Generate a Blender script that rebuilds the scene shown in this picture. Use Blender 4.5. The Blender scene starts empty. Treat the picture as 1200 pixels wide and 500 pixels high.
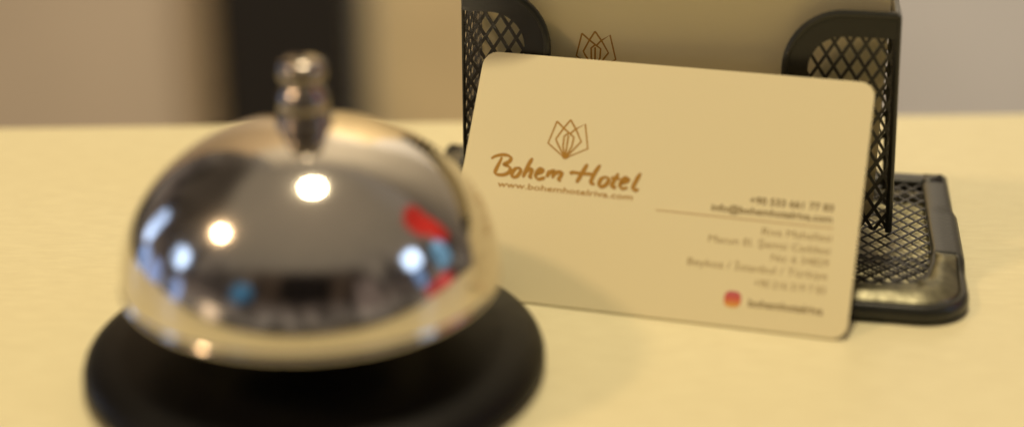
import bpy, bmesh, math, random
from mathutils import Vector, Matrix
random.seed(7)
sc = bpy.context.scene
COL = sc.collection
MM = 0.001
R = math.radians

# ------------------------------------------------------------------ materials
def nodes(name):
    m = bpy.data.materials.new(name); m.use_nodes = True
    nt = m.node_tree
    return m, nt, nt.nodes, nt.links, nt.nodes['Principled BSDF']

def mat(name, col, rough=0.5, metal=0.0, spec=0.5, coat=0.0, noise=None, bump=None, rnoise=None, subs=None):
    """noise=(scale, amount) mottles the colour, bump=(scale, strength), rnoise=(scale, amount) varies the gloss"""
    m, nt, N, L, b = nodes(name)
    b.inputs['Base Color'].default_value = (*col, 1)
    b.inputs['Roughness'].default_value = rough
    b.inputs['Metallic'].default_value = metal
    b.inputs['Specular IOR Level'].default_value = spec
    b.inputs['Coat Weight'].default_value = coat
    tc = N.new('ShaderNodeTexCoord')
    if noise:
        n = N.new('ShaderNodeTexNoise'); n.inputs['Scale'].default_value = noise[0]; n.inputs['Detail'].default_value = 6
        L.new(tc.outputs['Object'], n.inputs['Vector'])
        r = N.new('ShaderNodeValToRGB')
        r.color_ramp.elements[0].position = 0.3; r.color_ramp.elements[1].position = 0.7
        a = noise[1]
        r.color_ramp.elements[0].color = (*[c * (1 - a) for c in col], 1)
        r.color_ramp.elements[1].color = (*[min(1, c * (1 + a)) for c in col], 1)
        L.new(n.outputs['Fac'], r.inputs['Fac']); L.new(r.outputs['Color'], b.inputs['Base Color'])
    if rnoise:
        n = N.new('ShaderNodeTexNoise'); n.inputs['Scale'].default_value = rnoise[0]; n.inputs['Detail'].default_value = 5
        L.new(tc.outputs['Object'], n.inputs['Vector'])
        mr = N.new('ShaderNodeMapRange'); mr.inputs['From Min'].default_value = 0.3; mr.inputs['From Max'].default_value = 0.7
        mr.inputs['To Min'].default_value = max(0, rough - rnoise[1]); mr.inputs['To Max'].default_value = rough + rnoise[1]
        L.new(n.outputs['Fac'], mr.inputs['Value']); L.new(mr.outputs['Result'], b.inputs['Roughness'])
    if bump:
        n = N.new('ShaderNodeTexNoise'); n.inputs['Scale'].default_value = bump[0]; n.inputs['Detail'].default_value = 4
        L.new(tc.outputs['Object'], n.inputs['Vector'])
        bp = N.new('ShaderNodeBump'); bp.inputs['Strength'].default_value = bump[1]; bp.inputs['Distance'].default_value = 0.0002
        L.new(n.outputs['Fac'], bp.inputs['Height']); L.new(bp.outputs['Normal'], b.inputs['Normal'])
    return m

CHROME = mat('polished_steel', (0.69, 0.645, 0.58), 0.10, 1.0, rnoise=(45, 0.05))
CHROME2 = mat('turned_steel', (0.36, 0.32, 0.28), 0.22, 1.0)
BLACKP = mat('black_base_enamel', (0.006, 0.0055, 0.005), 0.42, 0.0, 0.13, rnoise=(90, 0.06))
BLACKM = mat('black_powder_coated_steel', (0.020, 0.019, 0.017), 0.36, 0.0, 0.55, bump=(1600, 0.25))
BLACKB = mat('black_sheet_steel', (0.020, 0.021, 0.017), 0.30, 0.0, 0.50, bump=(1200, 0.2))
HIGHLIGHT = mat('rim_highlight_metal', (0.20, 0.19, 0.125), 0.42, 1.0, noise=(220, 0.45), bump=(420, 0.8))
INK = mat('gold_ink', (0.40, 0.20, 0.010), 0.45)
INKB = mat('brown_ink', (0.20, 0.13, 0.035), 0.6)
INKL = mat('pale_brown_ink', (0.36, 0.26, 0.10), 0.6)

def card_material():
    m, nt, N, L, b = nodes('cream_card_stock')
    b.inputs['Base Color'].default_value = (0.92, 0.835, 0.53, 1)
    b.inputs['Roughness'].default_value = 0.42
    b.inputs['Specular IOR Level'].default_value = 0.4
    tc = N.new('ShaderNodeTexCoord')
    n = N.new('ShaderNodeTexNoise'); n.inputs['Scale'].default_value = 900; n.inputs['Detail'].default_value = 5
    L.new(tc.outputs['Object'], n.inputs['Vector'])
    bp = N.new('ShaderNodeBump'); bp.inputs['Strength'].default_value = 0.12; bp.inputs['Distance'].default_value = 0.0001
    L.new(n.outputs['Fac'], bp.inputs['Height']); L.new(bp.outputs['Normal'], b.inputs['Normal'])
    tr = N.new('ShaderNodeBsdfTranslucent'); tr.inputs['Color'].default_value = (0.86, 0.74, 0.50, 1)
    mx = N.new('ShaderNodeMixShader'); mx.inputs['Fac'].default_value = 0.15
    L.new(b.outputs['BSDF'], mx.inputs[1]); L.new(tr.outputs['BSDF'], mx.inputs[2])
    L.new(mx.outputs['Shader'], N['Material Output'].inputs['Surface'])
    return m
CARD = card_material()

def icon_material():
    m, nt, N, L, b = nodes('orange_to_pink_ink')
    tc = N.new('ShaderNodeTexCoord'); sx = N.new('ShaderNodeSeparateXYZ')
    L.new(tc.outputs['Generated'], sx.inputs['Vector'])
    r = N.new('ShaderNodeValToRGB')
    r.color_ramp.elements[0].position = 0.0; r.color_ramp.elements[0].color = (0.75, 0.42, 0.06, 1)
    r.color_ramp.elements[1].position = 1.0; r.color_ramp.elements[1].color = (0.50, 0.10, 0.14, 1)
    e = r.color_ramp.elements.new(0.5); e.color = (0.62, 0.11, 0.06, 1)
    L.new(sx.outputs['Y'], r.inputs['Fac']); L.new(r.outputs['Color'], b.inputs['Base Color'])
    b.inputs['Roughness'].default_value = 0.5
    return m
ICON = icon_material()

def counter_material():
    m, nt, N, L, b = nodes('cream_laminate')
    tc = N.new('ShaderNodeTexCoord')
    mp = N.new('ShaderNodeMapping'); mp.inputs['Scale'].default_value = (1.0, 5.0, 1.0); mp.inputs['Rotation'].default_value = (0, 0, R(62))
    L.new(tc.outputs['Object'], mp.inputs['Vector'])
    n = N.new('ShaderNodeTexNoise'); n.inputs['Scale'].default_value = 130; n.inputs['Detail'].default_value = 8; n.inputs['Roughness'].default_value = 0.65
    L.new(mp.outputs['Vector'], n.inputs['Vector'])
    r = N.new('ShaderNodeValToRGB'); r.color_ramp.elements[0].position = 0.32; r.color_ramp.elements[1].position = 0.68
    r.color_ramp.elements[0].color = (0.665, 0.610, 0.380, 1); r.color_ramp.elements[1].color = (0.735, 0.685, 0.440, 1)
    L.new(n.outputs['Fac'], r.inputs['Fac'])
    n2 = N.new('ShaderNodeTexNoise'); n2.inputs['Scale'].default_value = 14; n2.inputs['Detail'].default_value = 3
    L.new(tc.outputs['Object'], n2.inputs['Vector'])
    mr = N.new('ShaderNodeMapRange'); mr.inputs['To Min'].default_value = 0.30; mr.inputs['To Max'].default_value = 0.48
    L.new(n2.outputs['Fac'], mr.inputs['Value']); L.new(mr.outputs['Result'], b.inputs['Roughness'])
    L.new(r.outputs['Color'], b.inputs['Base Color'])
    b.inputs['Specular IOR Level'].default_value = 0.4
    bp = N.new('ShaderNodeBump'); bp.inputs['Strength'].default_value = 0.15; bp.inputs['Distance'].default_value = 0.0002
    L.new(n.outputs['Fac'], bp.inputs['Height']); L.new(bp.outputs['Normal'], b.inputs['Normal'])
    return m
COUNTER = counter_material()
WALL = mat('taupe_wall_paint', (0.67, 0.65, 0.63), 0.8, noise=(2.2, 0.10))
HONEY = mat('honey_light_tone', (0.66, 0.52, 0.29), 0.5, noise=(6, 0.15))
TAN = mat('tan_light_tone', (0.58, 0.48, 0.36), 0.7, noise=(2.0, 0.12))
DARKW = mat('dark_brown_lacquer', (0.016, 0.014, 0.012), 0.5)
FLOOR = mat('brown_floor_tile', (0.20, 0.15, 0.10), 0.5, noise=(3, 0.15))

# ------------------------------------------------------------------ helpers
def link(name, bm, material, parent=None, smooth=False, local=None):
    bm.normal_update()
    me = bpy.data.meshes.new(name); bm.to_mesh(me); bm.free()
    if material: me.materials.append(material)
    if smooth:
        for p in me.polygons: p.use_smooth = True
    o = bpy.data.objects.new(name, me); COL.objects.link(o)
    if parent: o.parent = parent
    if local is not None: o.matrix_local = local
    return o

def thing(name, label, cat, M, group=None):
    o = bpy.data.objects.new(name, None); COL.objects.link(o); o.empty_display_size = 0.01
    o.matrix_world = M; o['label'] = label; o['category'] = cat
    if group: o['group'] = group
    return o

def lathe(profile, n=128):
    bm = bmesh.new(); rings = []
    for r, z in profile:
        if r < 1e-6: rings.append([bm.verts.new((0, 0, z * MM))])
        else: rings.append([bm.verts.new((r * MM * math.cos(2 * math.pi * i / n), r * MM * math.sin(2 * math.pi * i / n), z * MM)) for i in range(n)])
    for a, b in zip(rings, rings[1:]):
        for i in range(n):
            j = (i + 1) % n
            if len(a) == 1 and len(b) == 1: continue
            if len(a) == 1: bm.faces.new((a[0], b[j], b[i]))
            elif len(b) == 1: bm.faces.new((a[i], a[j], b[0]))
            else: bm.faces.new((a[i], a[j], b[j], b[i]))
    bmesh.ops.recalc_face_normals(bm, faces=bm.faces)
    return bm

def box(bm, c, s, M=None):
    r = bmesh.ops.create_cube(bm, size=1.0)
    for v in r['verts']:
        p = Vector((v.co.x * s[0] + c[0], v.co.y * s[1] + c[1], v.co.z * s[2] + c[2]))
        v.co = M @ p if M else p
    return r['verts']

def tube(bm, pts, r, n=8, closed=False):
    """a round wire through points, mm"""
    P = [Vector(p) for p in pts]; k = len(P); rings = []
    prev = None
    for i in range(k):
        a = P[(i - 1) % k] if (closed or i > 0) else P[i]
        b = P[(i + 1) % k] if (closed or i < k - 1) else P[i]
        t = (b - a).normalized()
        if prev is None:
            u = t.orthogonal().normalized()
        else:
            u = (prev - t * prev.dot(t)).normalized()
        prev = u; w = t.cross(u)
        rings.append([bm.verts.new((P[i] + r * (math.cos(2 * math.pi * j / n) * u + math.sin(2 * math.pi * j / n) * w)) * MM) for j in range(n)])
    m = k if closed else k - 1
    for i in range(m):
        A, B = rings[i], rings[(i + 1) % k]
        for j in range(n):
            bm.faces.new((A[j], A[(j + 1) % n], B[(j + 1) % n], B[j]))
    if not closed:
        bm.faces.new(rings[0][::-1]); bm.faces.new(rings[-1])

def rounded(pts, radii, seg=8, closed=False):
    """round the corners of a 2D polyline"""
    out = []; k = len(pts)
    for i, (p, r) in enumerate(zip(pts, radii)):
        if r <= 0 or (not closed and i in (0, k - 1)): out.append(Vector(p)); continue
        p = Vector(p); a = (Vector(pts[i - 1]) - p); b = (Vector(pts[(i + 1) % k]) - p)
        ang = a.angle(b); d = r / math.tan(ang / 2)
        a.normalize(); b.normalize()
        c = p + (a + b).normalized() * (r / math.sin(ang / 2))
        s = p + a * d; e = p + b * d
        a0 = math.atan2(s.y - c.y, s.x - c.x); a1 = math.atan2(e.y - c.y, e.x - c.x)
        da = (a1 - a0 + math.pi) % (2 * math.pi) - math.pi
        for j in range(seg + 1):
            t = a0 + da * j / seg
            out.append(Vector((c.x + r * math.cos(t), c.y + r * math.sin(t))))
    return out

def offset(path, d, closed=False):
    """shift a 2D polyline to its left by d"""
    out = []; k = len(path)
    for i in range(k):
        a = path[(i - 1) % k] if (closed or i > 0) else None
        b = path[(i + 1) % k] if (closed or i < k - 1) else None
        n1 = n2 = None
        if a is not None: t = (path[i] - a).normalized(); n1 = Vector((-t.y, t.x))
        if b is not None: t = (b - path[i]).normalized(); n2 = Vector((-t.y, t.x))
        if n1 is None: n = n2
        elif n2 is None: n = n1
        else:
            n = (n1 + n2).normalized(); n = n / max(0.4, n.dot(n1))
        out.append(path[i] + n * d)
    return out

def slab(poly, t, z0=0.0, bevel=0.0):
    """flat polygon (mm) extruded to thickness t along +z"""
    bm = bmesh.new()
    vs = [bm.verts.new((p[0] * MM, p[1] * MM, z0 * MM)) for p in poly]
    f = bm.faces.new(vs)
    if f.normal.z > 0 or True:
        bm.normal_update()
        if f.normal.z > 0: f.normal_flip()
    r = bmesh.ops.extrude_face_region(bm, geom=[f])
    bmesh.ops.translate(bm, vec=(0, 0, t * MM), verts=[v for v in r['geom'] if isinstance(v, bmesh.types.BMVert)])
    bmesh.ops.recalc_face_normals(bm, faces=bm.faces)
    if bevel:
        es = [e for e in bm.edges if e.is_manifold and abs(e.calc_face_angle()) > 1.0]
        bmesh.ops.bevel(bm, geom=es, offset=bevel * MM, segments=2, affect='EDGES')
    return bm

def lattice(bm, poly, to3d, cw, ch, wire=0.55, thick=0.4, phase=(0, 0)):
    """expanded-metal diamonds clipped to a polygon; each strand a small flat bar"""
    xs = [p[0] for p in poly]; ys = [p[1] for p in poly]
    x0, x1, y0, y1 = min(xs), max(xs), min(ys), max(ys)
    for sgn in (1, -1):
        d = Vector((cw / 2, sgn * ch / 2)).normalized(); nn = Vector((-d.y, d.x))
        step = cw * abs(nn.x)      # distance between parallel strands
        corners = [Vector((a, b)).dot(nn) for a in (x0, x1) for b in (y0, y1)]
        k0 = math.floor(min(corners) / step) - 1; k1 = math.ceil(max(corners) / step) + 1
        for k in range(k0, k1 + 1):
            off = (k + phase[0 if sgn > 0 else 1]) * step
            base = nn * off; hits = []
            m = len(poly)
            for i in range(m):
                a = Vector(poly[i]) - base; b = Vector(poly[(i + 1) % m]) - base
                da, db = a.dot(nn), b.dot(nn)
                if (da > 0) != (db > 0):
                    t = da / (da - db); hits.append((a + (b - a) * t).dot(d))
            hits.sort()
            for s, e in zip(hits[::2], hits[1::2]):
                if e - s < 0.3: continue
                A, B = base + d * s, base + d * e
                w = nn * wire / 2
                q = []
                for pz in (0.05 * sgn, 0.05 * sgn + thick):
                    for c in (A - w, A + w, B + w, B - w): q.append(bm.verts.new(to3d(c.x, c.y, pz) * MM))
                for f in ((0, 1, 2, 3), (7, 6, 5, 4), (0, 4, 5, 1), (1, 5, 6, 2), (2, 6, 7, 3), (3, 7, 4, 0)):
                    bm.faces.new([q[i] for i in f])

def spline(pts, sub=6):
    P = [Vector(p) for p in pts]
    if len(P) < 3: return [P[0].lerp(P[-1], i / 4) for i in range(5)]
    out = []
    Q = [P[0] * 2 - P[1]] + P + [P[-1] * 2 - P[-2]]
    for i in range(1, len(Q) - 2):
        a, b, c, d = Q[i - 1:i + 3]
        for j in range(sub):
            t = j / sub
            out.append(0.5 * ((2 * b) + (c - a) * t + (2 * a - 5 * b + 4 * c - d) * t * t + (3 * b - a - 3 * c + d) * t ** 3))
    out.append(P[-1]); return out

def ribbon(bm, pts, width, z):
    k = len(pts); L = []; Rr = []
    for i in range(k):
        t = (pts[min(i + 1, k - 1)] - pts[max(i - 1, 0)])
        if t.length < 1e-6: t = Vector((1, 0))
        t.normalize(); n = Vector((-t.y, t.x)); w = width(i / (k - 1), t) / 2
        L.append(bm.verts.new(((pts[i] + n * w).x * MM, (pts[i] + n * w).y * MM, z * MM)))
        Rr.append(bm.verts.new(((pts[i] - n * w).x * MM, (pts[i] - n * w).y * MM, z * MM)))
    for i in range(k - 1): bm.faces.new((Rr[i], Rr[i + 1], L[i + 1], L[i]))

def text_mesh(body, size_h, x, y, align, width=None, bold=0.0, material=None, parent=None, name='printed_line', z=0.03):
    """flat lettering, mm, baseline at (x, y); width stretches the line to that length"""
    cu = bpy.data.curves.new(name, 'FONT'); cu.body = body; cu.size = 1.0; cu.offset = bold; cu.align_x = 'LEFT'; cu.resolution_u = 3
    tmp = bpy.data.objects.new('tmp', cu); COL.objects.link(tmp)
    dg = bpy.context.evaluated_depsgraph_get(); dg.update()
    me = bpy.data.meshes.new_from_object(tmp.evaluated_get(dg)); bpy.data.objects.remove(tmp)
    xs = [v.co.x for v in me.vertices]; x0, x1 = min(xs), max(xs)
    sy = size_h; sx = (width / (x1 - x0)) if width else size_h
    for v in me.vertices:
        px = (v.co.x - x0) * sx; tot = (x1 - x0) * sx
        if align == 'R': px -= tot
        v.co = ((x + px) * MM, (y + v.co.y * sy) * MM, z * MM)
    me.name = name; me.materials.clear(); me.materials.append(material)
    o = bpy.data.objects.new(name, me); COL.objects.link(o); o.parent = parent
    return o

def frame(o, x, y, z):
    M = Matrix((( x[0], y[0], z[0], o[0] * MM), (x[1], y[1], z[1], o[1] * MM), (x[2], y[2], z[2], o[2] * MM), (0, 0, 0, 1)))
    return M

# ------------------------------------------------------------------ setting
def struct(name, bm, m):
    o = link(name, bm, m); o['kind'] = 'structure'; return o

bm = bmesh.new()      # counter: its far edge runs from (-136,408) to (140,419) mm
ang = math.atan2(11.3, 276.2); EDGE_Y = 414.5
c, s = math.cos(ang), math.sin(ang)
def edgept(t): return Vector((t * c, EDGE_Y + t * s))
P = [edgept(-1300), edgept(1300), Vector((1300, 95)), Vector((-1300, 95))]
bm = slab([(p.x, p.y) for p in P], 38, -38, bevel=1.2)
struct('countertop', bm, COUNTER)

WY = 1.75
bm = bmesh.new(); box(bm, (1.35, WY + 0.05, 0.9), (4.4, 0.1, 3.8)); struct('back_wall', bm, WALL)
bm = bmesh.new(); box(bm, (0, -0.2, -1.04), (7, 4.2, 0.08)); struct('floor', bm, FLOOR)

# dark upright post; honey and tan panels put the wall's light variation into colour
def px_x(px, depth_y, depress=16.5):      # x of an image column on a plane y = depth_y (layout only)
    d = depth_y * math.cos(R(23.25)) + depth_y * math.tan(R(depress)) * math.sin(R(23.25))
    return (px - 600) / 1909.75 * d
PY = WY - 0.06
xa, xb = px_x(256, PY), px_x(418, PY)
t = thing('pillar', 'dark brown upright post behind the counter, blurred behind the bell', 'pillar', Matrix.Translation((0.5 * (xa + xb), PY, -1.0)))
bm = bmesh.new(); box(bm, (0, 0, 1.3), (xb - xa, 0.10, 2.5)); bmesh.ops.bevel(bm, geom=bm.edges[:], offset=0.006, segments=2, affect='EDGES')
link('shaft', bm, DARKW, t)
bm = bmesh.new(); box(bm, (0, 0, 0.025), (xb - xa + 0.02, 0.115, 0.05)); link('plinth', bm, DARKW, t)
t = thing('tan_light_zone', 'tan panel standing in for the light on the wall at the far left behind the counter', 'panel', Matrix.Translation((xa - 0.30, WY - 0.012, -1.0)))
bm = bmesh.new(); box(bm, (0, 0, 1.3), (0.56, 0.02, 2.5)); link('board', bm, TAN, t)
bm = bmesh.new(); box(bm, (0.286, -0.004, 1.3), (0.022, 0.03, 2.5)); link('edge_strip', bm, HONEY, t)
xd0, xd1 = xb + 0.012, px_x(930, PY)
t = thing('honey_light_zone', 'honey coloured door-like panel standing in for golden light on the wall between the dark post and the grey wall', 'door', Matrix.Translation((0.5 * (xd0 + xd1), WY - 0.02, -1.0)))
bm = bmesh.new(); box(bm, (0, 0, 1.02), (xd1 - xd0, 0.035, 2.04)); link('zone_board', bm, HONEY, t)
bm = bmesh.new()
tube(bm, [(xd1 * 500 - xd0 * 500 - 60, -60, 1000), (xd1 * 500 - xd0 * 500 - 180, -60, 1000)], 9, 12); link('handle', bm, CHROME2, t)

# ------------------------------------------------------------------ bell
BX, BY = -37.5, 277.8
bell = thing('call_bell', 'round chrome reception bell with push button on a black base', 'bell', Matrix.Translation((BX * MM, BY * MM, 0)))
prof = [(0, 0.3), (41.5, 0.3), (43.3, 0.7), (43.9, 1.5), (43.9, 2.6), (43.5, 3.8), (42.3, 4.9), (40.0, 5.8), (36, 6.8), (30, 7.9), (24, 8.8), (14, 9.4), (6, 9.6), (0, 9.6)]
link('base', lathe(prof), BLACKP, bell, True)
a_, c_, z0 = 35.4, 29.2, 20.0
pr = []
for i in range(46):
    th = R(90) * i / 45
    pr.append((a_ * math.cos(th), z0 + c_ * math.sin(th)))
dome = [(34.0, 19.3), (34.9, 18.9), (35.35, 19.0), (35.6, 19.3), (35.62, 19.7), (35.5, 20.0)] + pr[:-1] + [(0.0, z0 + c_)]
inner = [(34.0, 19.3)] + [(34.2 * math.cos(R(a)), z0 + 28.3 * math.sin(R(a))) for a in range(2, 90, 4)] + [(0, z0 + 28.3)]
bm = lathe(dome[:-1] + [(0, z0 + c_)], 160)
b2 = lathe(inner, 96); me2 = bpy.data.meshes.new('t'); b2.to_mesh(me2); b2.free(); bm.from_mesh(me2); bpy.data.meshes.remove(me2)
link('dome', bm, CHROME, bell, True)
link('post', lathe([(0, 9.5), (5, 9.5), (5, 20), (3, 21), (3, 48.0), (0, 48.0)], 32), CHROME2, bell, False)
link('collar', lathe([(0, 48.7), (4.9, 48.7), (5.1, 49.3), (4.9, 50.1), (4.2, 50.6), (0, 50.6)], 48), CHROME2, bell, True)
link('push_button', lathe([(0, 50.5), (4.2, 50.5), (4.4, 51.2), (4.6, 52.6), (4.5, 54.2), (3.9, 55.3), (3.0, 56.0), (2.7, 56.7), (3.0, 57.1), (3.9, 57.4), (4.3, 58.2), (4.3, 59.2), (4.0, 60.4), (3.0, 61.1), (1.6, 61.5), (0, 61.6)], 64), CHROME2, bell, True)

# ------------------------------------------------------------------ business cards
EM = [[(18.71, 40.23), (17.58, 35.11), (21.78, 32.1), (26.32, 34.7), (24.91, 40.15), (22.91, 38.74), (21.91, 37.56)], [(18.71, 40.23), (20.42, 38.79), (21.74, 37.81)], [(21.6, 40.82), (20.31, 38.64), (19.11, 36.21), (19.5, 35.43), (21.78, 32.1)], [(21.6, 40.82), (23.19, 38.63), (24.66, 36.12), (21.78, 32.1)], [(21.74, 37.81), (20.82, 37.05), (20.91, 34.74), (21.78, 32.1)], [(21.74, 37.81), (22.92, 36.97), (22.83, 34.92), (21.78, 32.1)], [(21.7, 37.26), (21.78, 32.1)]]
S1 = [[(5.82, 30.41), (6.73, 31.08), (8.25, 31.53), (9.51, 31.41), (10.11, 30.93), (9.84, 30.09), (8.83, 29.34), (9.9, 29.04), (10.39, 28.39), (10.03, 27.54), (8.99, 27.02), (7.75, 26.98), (7.23, 27.39), (7.39, 28.46), (7.84, 29.9), (8.11, 30.98)], [(12.28, 28.97), (11.44, 28.61), (10.94, 27.51), (11.24, 26.78), (12.14, 27.05), (12.68, 28.15), (12.48, 28.82), (11.96, 28.89)], [(14.77, 31.44), (14.17, 29.8), (13.75, 28.25), (13.47, 26.9)], [(13.62, 27.61), (14.33, 28.81), (15.1, 28.89), (15.03, 27.91), (14.94, 27.09), (15.47, 27.02)], [(16.27, 27.86), (17.19, 28.41), (17.49, 29.07), (16.85, 29.19), (16.29, 28.49), (16.16, 27.44), (16.77, 26.87), (17.73, 27.12), (18.18, 27.51)], [(18.88, 29.08), (18.62, 27.44)], [(18.72, 27.96), (19.36, 28.85), (20.05, 29.01), (19.99, 28.38), (19.81, 27.37)], [(19.94, 27.98), (20.7, 28.84), (21.63, 28.84), (21.49, 28.06), (21.24, 27.19), (21.74, 26.87)]]
S2 = [[(26.8, 31.3), (26.24, 29.86), (25.6, 28.19), (25.13, 26.93)], [(23.54, 28.62), (23.91, 29.11), (25.47, 29.08), (27.23, 29.11), (28.55, 29.14)], [(29.55, 31.4), (28.79, 29.76), (28.26, 28.1), (28.23, 27.14), (29.09, 26.99)], [(31.01, 28.87), (30.22, 28.25), (29.95, 27.12), (30.36, 26.59), (31.29, 26.98), (31.84, 28.04), (31.57, 28.7), (30.91, 28.82)], [(33.68, 29.89), (33.07, 28.34), (32.69, 27.11), (33.08, 26.69), (33.65, 26.98)], [(32.24, 28.76), (34.21, 28.77)], [(34.54, 27.68), (35.5, 28.16), (36.02, 28.81), (35.37, 29.09), (34.7, 28.38), (34.41, 27.33), (34.95, 26.65), (36.14, 26.99)], [(38.34, 30.45), (37.7, 28.79), (37.22, 27.1), (37.68, 26.57), (38.47, 26.81)]]
CW_, CH_, CT = 84.2, 55.0, 0.45
outline = rounded([(0, 0), (CW_, 0), (CW_, CH_), (0, CH_)], [3.2] * 4, 8, True)

def card_body(name='card'):
    return slab([(p.x, p.y) for p in outline], CT, -CT, bevel=0.0)

def print_card(parent):
    bm = bmesh.new(); z = 0.02
    for g in EM:      # lotus emblem of thin lines
        ribbon(bm, [Vector(p) for p in g], lambda t, d: 0.38, z); z += 0.003
    vs = [bm.verts.new((21.78 * MM + 0.75 * MM * math.cos(k * math.pi / 8), 32.55 * MM + 0.65 * MM * math.sin(k * math.pi / 8), z * MM)) for k in range(16)]
    bm.faces.new(vs)
    link('emblem', bm, INK, parent)
    bm = bmesh.new(); z = 0.02
    def nib(t, d):      # broad brush: heavy on downstrokes, tapering at the ends
        a = abs(d.x * math.sin(R(35)) + d.y * math.cos(R(35)))
        return (0.44 + 0.50 * a) * (0.55 + 0.45 * min(1, min(t, 1 - t) * 7))
    for g in S1 + S2:
        ribbon(bm, spline(g), nib, z); z += 0.003
    link('hotel_name', bm, INK, parent)
    # the web address sits on a line that runs parallel to the name
    text_mesh('www.bohemhotelriva.com', 1.85, 8.2, 24.35, 'L', 29.3, 0.012, INK, parent, 'web_address')
    text_mesh('+90 533 661 77 83', 2.1, 78.7, 26.3, 'R', 17.0, 0.020, INKB, parent, 'phone_number')
    text_mesh('info@bohemhotelriva.com', 2.1, 78.7, 23.95, 'R', 24.6, 0.020, INKB, parent, 'mail_address')
    bm = bmesh.new(); box(bm, (60.9 * MM, 22.75 * MM, 0.02 * MM), (36.4 * MM, 0.16 * MM, 0.02 * MM)); link('rule', bm, INK, parent)
    text_mesh('Riva Mahallesi', 2.2, 79.0, 19.9, 'R', 14.0, 0, INKL, parent, 'address_line')
    text_mesh('Macun El. Şemsi Caddesi', 2.2, 79.0, 17.2, 'R', 24.6, 0, INKL, parent, 'address_line')
    text_mesh('No: 6 34829', 2.2, 79.0, 14.6, 'R', 11.5, 0, INKL, parent, 'address_line')
    text_mesh('Beykoz / İstanbul / Türkiye', 2.2, 79.0, 11.9, 'R', 28.2, 0, INKL, parent, 'address_line')
    text_mesh('+90 216 319 7 83', 2.2, 79.0, 8.9, 'R', 14.2, 0, INKL, parent, 'fax_number')
    text_mesh('bohemhotelriva', 2.2, 79.0, 4.6, 'R', 14.8, 0.020, INKB, parent, 'account_name')
    # round-cornered camera icon
    sq = rounded([(59.2, 4.0), (62.6, 4.0), (62.6, 7.4), (59.2, 7.4)], [1.25] * 4, 6, True)
    ic = link('camera_icon', slab([(p.x, p.y) for p in sq], 0.02, 0.01), ICON, parent)

# leaning card
yaw, lean = R(15.1), R(40.48)
w = Vector((math.cos(yaw), -math.sin(yaw), 0)); b = Vector((math.sin(yaw), math.cos(yaw), 0))
h = math.cos(lean) * Vector((0, 0, 1)) + math.sin(lean) * b; n = w.cross(h)
CBL = Vector((-15.2, 308.1, 0.35))
lc = thing('business_card', 'cream business card leaning on the front of the wire mesh holder beside the bell', 'business card', frame(CBL, w, h, n))
link('card_stock', card_body(), CARD, lc)
print_card(lc)

# ------------------------------------------------------------------ holder
hy = R(10.0)
hw = Vector((math.cos(hy), -math.sin(hy), 0)); hb = Vector((math.sin(hy), math.cos(hy), 0)); up = Vector((0, 0, 1))
HO = Vector((42.4, 372.4, 0))
HM = frame(HO, hw, hb, up)
holder = thing('card_holder', 'black wire mesh business card holder with a tray foot', 'card holder', HM)
XY = lambda x, y, z: Vector((x, y, z))
U, D = 59.5, 71.3
# tray rim: closed path, seen from above, counterclockwise
UR = 62.6
path = rounded([(-U, -D), (UR, -D), (UR, 0), (-U, 0)], [11, 11, 0, 0], 14, True)
pp = []
for i, p in enumerate(path):      # subdivide long runs
    q = path[(i + 1) % len(path)]; k = max(1, int((q - p).length / 1.5))
    for j in range(k): pp.append(p.lerp(q, j / k))
def shaped(o_):      # the band widens towards the two front corners
    out = []
    for p, q in zip(pp, offset(pp, o_, True)):
        e = max(max(0, 1 - (p - Vector((sx, -D))).length / 19) for sx in (-U, UR))
        out.append(p + (q - p) * (1 + (0.75 * e + 0.12 * min(1, max(0, (-p.y - 45) / 8))) * min(1, o_ / 5)))
    return out
OF = [(6.4, 4.9), (6.2, 5.5), (5.5, 5.75), (3.6, (5.75, 5.3)), (2.0, (5.7, 4.3)), (1.55, (5.6, 3.9)), (1.2, (5.5, 4.1)), (0.7, (5.2, 3.9)), (0.1, (4.6, 3.0)), (0.0, (3.8, 2.2)), (0.05, 0.4), (0.9, 0.4)]
rings = []
for o_, z_ in OF:
    ring = []
    for p, q in zip(pp, shaped(o_)):
        f = min(1, max(0, (-p.y - 46) / 6)); f = f * f * (3 - 2 * f)
        g = min(1, max(0, (-p.y - 22) / 1.2))
        z = z_ if not isinstance(z_, tuple) else z_[0] * (1 - f) + z_[1] * f - 0.25 * g
        x = q.x + (0.7 * g * max(0, 1 - o_ / 6) if p.x > 46 else 0)
        ring.append((x, q.y, z))
    rings.append(ring)
def ring_faces(keep):
    bm = bmesh.new(); V = [[bm.verts.new((x * MM, y * MM, z * MM)) for x, y, z in ring] for ring in rings]
    for a in range(len(V) - 1):
        for i in range(len(pp)):
            j = (i + 1) % len(pp)
            if keep(a, rings[a][i][1]): bm.faces.new((V[a][i], V[a + 1][i], V[a + 1][j], V[a][j]))
    bmesh.ops.delete(bm, geom=[v for v in bm.verts if not v.link_faces], context='VERTS')
    bmesh.ops.recalc_face_normals(bm, faces=bm.faces)
    return bm
is_highlight = lambda a, y: 2 <= a <= 4 and y < -47.5  # paler metal on the front band stands in for its highlight
for nm, kp, mt in (('tray_rim', lambda a, y: not is_highlight(a, y), BLACKB), ('rim_highlight', is_highlight, HIGHLIGHT)):
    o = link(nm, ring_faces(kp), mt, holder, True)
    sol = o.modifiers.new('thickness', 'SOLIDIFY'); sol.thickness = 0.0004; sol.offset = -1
bm = bmesh.new()
innerp = [(p.x, p.y) for p in shaped(6.0)]
lattice(bm, innerp, lambda x, y, z: XY(x, y, 4.8 + z), 3.6, 4.8, 0.5, 0.25)
link('tray_mesh', bm, BLACKM, holder)
bm = bmesh.new()
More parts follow.
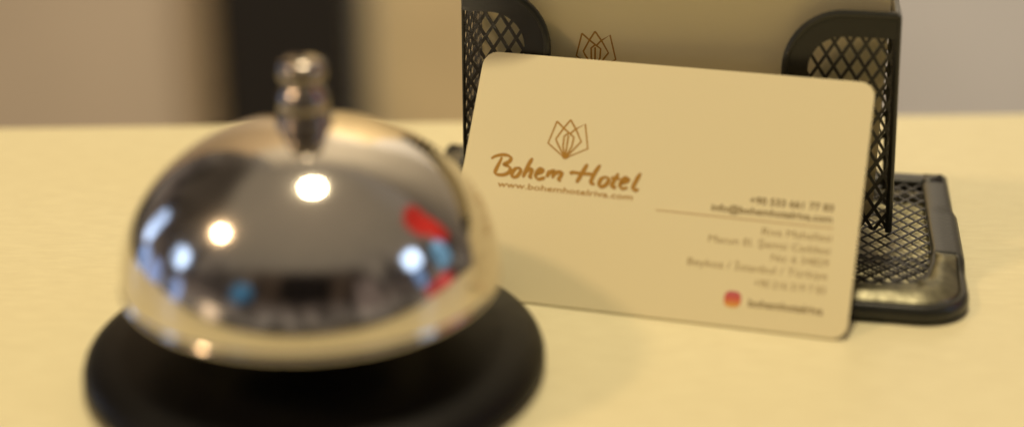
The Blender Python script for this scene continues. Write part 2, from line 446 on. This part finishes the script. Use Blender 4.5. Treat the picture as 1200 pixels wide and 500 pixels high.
lattice(bm, [(-U + 3, -D + 3), (UR - 6, -D + 3), (UR - 3, -D + 8), (UR - 3, -42), (-U + 3, -42)], lambda x, y, z: XY(x, y, 1.6 + z), 3.6, 4.2, 0.5, 0.3, (0.35, 0.6))
link('folded_mesh', bm, BLACKM, holder)

# pocket
V0, V1, HWD, ZT, Z0 = -36.3, -12.0, 47.5, 54.2, 5.6
ZTL = ZT + 1.6
CL, CR, ZB = -28.8, 23.5, 14.0
edge = rounded([(-HWD, ZTL), (CL, ZTL), (CL, ZB), (CR, ZB), (CR, ZT), (HWD, ZT)], [0, 12.5, 10, 10, 12.5, 0], 12)
BW = 4.9
inn = offset(edge, -BW)      # towards the mesh
tap = lambda x, z: x - max(0, x / HWD) * 2.2 * (z - 5.6) / 48      # the right side narrows slightly upwards
front = lambda x, z, t: XY(tap(x, z), V0 - t, z)

def band(outer, inner_, f3, thick, bm):
    q = []
    for t in (0, thick): q.append(([bm.verts.new(f3(p.x, p.y, t) * MM) for p in outer], [bm.verts.new(f3(p.x, p.y, t) * MM) for p in inner_]))
    for i in range(len(outer) - 1):
        for (o0, i0), flip in ((q[0], True), (q[1], False)):
            bm.faces.new((o0[i], o0[i + 1], i0[i + 1], i0[i]))
        bm.faces.new((q[0][0][i], q[0][0][i + 1], q[1][0][i + 1], q[1][0][i]))
        bm.faces.new((q[0][1][i], q[0][1][i + 1], q[1][1][i + 1], q[1][1][i]))
    bmesh.ops.recalc_face_normals(bm, faces=bm.faces)
bm = bmesh.new()
band(edge, inn, front, 0.9, bm)
tube(bm, [front(p.x, p.y, 0.45) for p in edge], 0.85, 8)
link('front_frame', bm, BLACKB, holder, False)
bm = bmesh.new()
mid = offset(edge, -BW + 0.6)
poly = [(-HWD, Z0)] + [(p.x, p.y) for p in mid] + [(HWD, Z0)]
lattice(bm, poly, lambda x, z, t: front(x, z, t), 3.4, 5.3, 0.70, 0.4)
link('front_mesh', bm, BLACKM, holder)
for sx in (-1, 1):
    bm = bmesh.new()
    lattice(bm, [(V0, Z0), (V1, Z0), (V1, ZT - 3), (V0, ZT - 3)], lambda v, z, t, sx=sx: XY(tap(sx * HWD, z) + t * 0.8, v, z), 3.45, 5.3, 0.62, 0.4)
    link('side_mesh', bm, BLACKM, holder)
    bm = bmesh.new()
    box(bm, (tap(sx * HWD, ZT) * MM, 0.5 * (V0 + V1) * MM, (ZT - 1.6) * MM), (0.8 * MM, (V1 - V0) * MM, 3.6 * MM))
    tube(bm, [(sx * HWD, V0 - 0.3, Z0 - 0.3), (tap(sx * HWD, ZT), V0 - 0.3, ZT - 0.2), (tap(sx * HWD, ZT), V1 + 0.3, ZT + 0.1), (sx * HWD, V1 + 0.3, Z0 - 0.3)], 0.75 if sx > 0 else 0.35, 8)
    link('side_frame', bm, BLACKB, holder)
bm = bmesh.new()
lattice(bm, [(-HWD, Z0), (HWD, Z0), (HWD, ZT), (-HWD, ZT)], lambda x, z, t: XY(tap(x, z), V1 + t, z), 3.45, 5.3, 0.62, 0.4)
link('back_mesh', bm, BLACKM, holder)

# cards standing in the pocket
def stack_frame(u, v, z, tilt, turn=0.0):
    t_ = R(tilt); yy = up * math.cos(t_) + hb * math.sin(t_); xx = hw
    return frame(HO + hw * u + hb * v + up * z, xx, yy, xx.cross(yy))
fc = thing('business_card', 'cream business card foremost in the mesh holder, its emblem showing above the leaning card', 'business card', stack_frame(-40.4, V0 + 2.0, 5.6, 2.0), 'business cards standing in the holder')
link('card_stock', card_body(), CARD, fc)
print_card(fc)
base_mesh = None
for k in range(22):
    u = -43.4 + random.uniform(-1.2, 1.6); v = V0 + 2.75 + 0.62 * k
    M = stack_frame(u, v, 5.6, 2.0 + random.uniform(-0.3, 0.3) * 0)
    if base_mesh is None:
        o = link('business_card', card_body(), CARD); base_mesh = o
    else:
        o = base_mesh.copy(); COL.objects.link(o)
    o.matrix_world = M
    o['label'] = 'plain edge of a cream card packed behind the foremost card in the holder'
    o['category'] = 'business card'; o['group'] = 'business cards standing in the holder'

# ------------------------------------------------------------------ lamps
def lamp(name, pos, target, rad, power, col):
    ld = bpy.data.lights.new(name, 'POINT'); ld.shadow_soft_size = rad; ld.energy = power; ld.color = col
    o = bpy.data.objects.new(name, ld); COL.objects.link(o); o.location = pos
    d = Vector(target) - Vector(pos); o.rotation_euler = d.to_track_quat('-Z', 'Y').to_euler()
bellc = Vector((BX * MM, BY * MM, 0.04))
def dirv(az, el): return Vector((math.sin(R(az)) * math.cos(R(el)), math.cos(R(az)) * math.cos(R(el)), math.sin(R(el))))
lamp('ceiling_lamp', bellc + dirv(3, 80) * 1.6, bellc, 0.125, 74, (1.0, 0.83, 0.55))
lamp('wall_lamp', bellc + dirv(-103, 46) * 1.7, bellc, 0.07, 27, (1.0, 0.68, 0.38))

sd = bpy.data.lights.new('wall_fill_spot', 'SPOT'); sd.energy = 260; sd.color = (1.0, 0.90, 0.74); sd.shadow_soft_size = 0.05  # unseen spot, added only to brighten the back wall
sd.spot_size = R(46); sd.spot_blend = 0.7
so = bpy.data.objects.new('wall_fill_spot', sd); COL.objects.link(so); so.location = (0.15, 1.0, 2.2)
so.rotation_euler = (Vector((0.12, WY, -0.35)) - so.location).to_track_quat('-Z', 'Y').to_euler()

# ------------------------------------------------------------------ world: the surrounding lobby as a soft procedural environment
W = bpy.data.worlds.new('World'); sc.world = W; W.use_nodes = True
nt = W.node_tree; N = nt.nodes; L = nt.links; bg = N['Background']
tc = N.new('ShaderNodeTexCoord'); sp = N.new('ShaderNodeSeparateXYZ'); L.new(tc.outputs['Generated'], sp.inputs['Vector'])
def mth(op, a, b=None, clamp=False):
    m = N.new('ShaderNodeMath'); m.operation = op; m.use_clamp = clamp
    for i, v in enumerate((a, b)):
        if v is None: continue
        if isinstance(v, (int, float)): m.inputs[i].default_value = v
        else: L.new(v, m.inputs[i])
    return m.outputs[0]
el = mth('MULTIPLY', mth('ARCSINE', sp.outputs['Z']), 57.2958)
azF = mth('MULTIPLY', mth('ARCTAN2', sp.outputs['X'], sp.outputs['Y']), 57.2958)
azB = mth('MULTIPLY', mth('ARCTAN2', mth('MULTIPLY', sp.outputs['X'], -1), mth('MULTIPLY', sp.outputs['Y'], -1)), 57.2958)
nz = N.new('ShaderNodeTexNoise'); nz.inputs['Scale'].default_value = 5; nz.inputs['Detail'].default_value = 4
L.new(tc.outputs['Generated'], nz.inputs['Vector'])
ramp = N.new('ShaderNodeValToRGB'); cr = ramp.color_ramp
elw = mth('ADD', el, mth('MULTIPLY', mth('SUBTRACT', nz.outputs['Fac'], 0.5), 22))
L.new(mth('DIVIDE', mth('ADD', elw, 90), 180), ramp.inputs['Fac'])
stops = [(-90, (0.05, 0.035, 0.02)), (-4, (0.06, 0.045, 0.03)), (2, (0.20, 0.17, 0.14)), (11, (0.13, 0.10, 0.08)), (20, (0.045, 0.035, 0.03)), (34, (0.17, 0.14, 0.11)), (50, (0.22, 0.18, 0.13)), (90, (0.31, 0.245, 0.17))]
cr.elements[0].position = 0; cr.elements[0].color = (*stops[0][1], 1)
cr.elements[1].position = 1; cr.elements[1].color = (*stops[-1][1], 1)
for e_, c_ in stops[1:-1]:
    q = cr.elements.new((e_ + 90) / 180); q.color = (*c_, 1)
cur = ramp.outputs['Color']
def blob(az, el0, wa, we, col, edge=0.35, strength=1.0):
    """a window, lamp or dark thing of the room, as an ellipse in azimuth and elevation"""
    global cur
    src, a0 = (azF, az) if abs(az) < 110 else (azB, az - 180 if az > 0 else az + 180)
    dx = mth('DIVIDE', mth('SUBTRACT', src, a0), wa); dy = mth('DIVIDE', mth('SUBTRACT', el, el0), we)
    d = mth('ADD', mth('POWER', mth('ABSOLUTE', dx), 3), mth('POWER', mth('ABSOLUTE', dy), 3))
    mr = N.new('ShaderNodeMapRange'); mr.interpolation_type = 'SMOOTHSTEP'
    mr.inputs['From Min'].default_value = 1 - edge; mr.inputs['From Max'].default_value = 1 + edge
    mr.inputs['To Min'].default_value = strength; mr.inputs['To Max'].default_value = 0
    L.new(d, mr.inputs['Value'])
    mx = N.new('ShaderNodeMix'); mx.data_type = 'RGBA'
    L.new(mr.outputs['Result'], mx.inputs[0]); L.new(cur, mx.inputs[6]); mx.inputs[7].default_value = (*col, 1)
    cur = mx.outputs[2]
blob(20, 40, 55, 22, (0.26, 0.22, 0.18), 0.9, 0.8)
blob(-60, 38, 28, 16, (0.055, 0.042, 0.03), 0.8)          # pale upper wall ahead
blob(178, 28, 42, 13, (0.045, 0.030, 0.020), 0.8)
blob(178, 28, 17, 12, (0.008, 0.006, 0.005), 0.5)          # the person taking the picture
blob(140, 18, 7, 12, (0.16, 0.12, 0.10), 0.5)
blob(-143, 20, 7, 7, (0.05, 0.14, 0.24), 0.6)              # teal screen
blob(-60, 12, 4, 8, (1.0, 1.35, 2.1), 0.6)
blob(-66, 0, 4, 6, (0.5, 0.75, 1.4), 0.6)                # windows on the left
blob(-93, 21, 6, 5.5, (1.5, 2.0, 3.0), 0.6)
blob(-80, 2, 6, 7, (0.45, 0.6, 1.1), 0.6)
blob(-99, 4, 5, 7, (0.4, 0.55, 1.0), 0.6)
blob(-125, 1, 7, 5, (1.2, 0.9, 0.6), 0.7)
blob(75, 38, 11, 8, (0.50, 0.03, 0.02), 0.5)                # red things on the right
blob(72, 27, 8, 9, (0.50, 0.03, 0.02), 0.5)
blob(103, 27, 6.5, 6, (1.5, 2.0, 2.9), 0.6)
blob(104, 14, 4, 6, (0.35, 0.55, 1.0), 0.6)                 # window on the right
blob(83, 17, 7, 8, (0.20, 0.40, 0.60), 0.6)
blob(92, 2, 12, 5, (0.55, 0.06, 0.06), 0.5)
blob(45, 8, 12, 10, (0.02, 0.02, 0.02), 0.5)
# uneven furniture, door edges and people: upright streaks in the lower part of the room
cb = N.new('ShaderNodeCombineXYZ'); L.new(mth('MULTIPLY', azF, 0.13), cb.inputs[0]); L.new(mth('MULTIPLY', el, 0.045), cb.inputs[1])
n3 = N.new('ShaderNodeTexNoise'); n3.inputs['Scale'].default_value = 1.0; n3.inputs['Detail'].default_value = 3; n3.inputs['Roughness'].default_value = 0.6
L.new(cb.outputs[0], n3.inputs['Vector'])
mr3 = N.new('ShaderNodeMapRange'); mr3.inputs['From Min'].default_value = 0.36; mr3.inputs['From Max'].default_value = 0.64
mr3.inputs['To Min'].default_value = 0.25; mr3.inputs['To Max'].default_value = 1.7; L.new(n3.outputs['Fac'], mr3.inputs['Value'])
mk = N.new('ShaderNodeMapRange'); mk.inputs['From Min'].default_value = 28; mk.inputs['From Max'].default_value = 44
mk.inputs['To Min'].default_value = 1; mk.inputs['To Max'].default_value = 0; L.new(el, mk.inputs['Value'])
fac = mth('ADD', 1.0, mth('MULTIPLY', mk.outputs['Result'], mth('SUBTRACT', mr3.outputs['Result'], 1.0)))
vm = N.new('ShaderNodeVectorMath'); vm.operation = 'SCALE'; L.new(cur, vm.inputs[0]); L.new(fac, vm.inputs['Scale']); cur = vm.outputs[0]
L.new(cur, bg.inputs['Color']); bg.inputs['Strength'].default_value = 1.0

# ------------------------------------------------------------------ camera
cd = bpy.data.cameras.new('Camera'); cam = bpy.data.objects.new('Camera', cd); COL.objects.link(cam)
cam.location = (0, 0, 0.1506); cam.rotation_euler = (R(90 - 23.25), 0, 0)
cd.sensor_width = 36; cd.sensor_fit = 'HORIZONTAL'; cd.lens = 1909.75 / 1200 * 36
cd.clip_start = 0.01; cd.clip_end = 50
cd.dof.use_dof = True; cd.dof.focus_distance = 0.360; cd.dof.aperture_fstop = cd.lens / 15.2
sc.camera = cam
sc.render.engine = 'CYCLES'
sc.cycles.use_denoising = True
sc.cycles.max_bounces = 8
sc.view_settings.view_transform = 'Standard'; sc.view_settings.look = 'None'
sc.view_settings.exposure = 0.12; sc.view_settings.gamma = 1
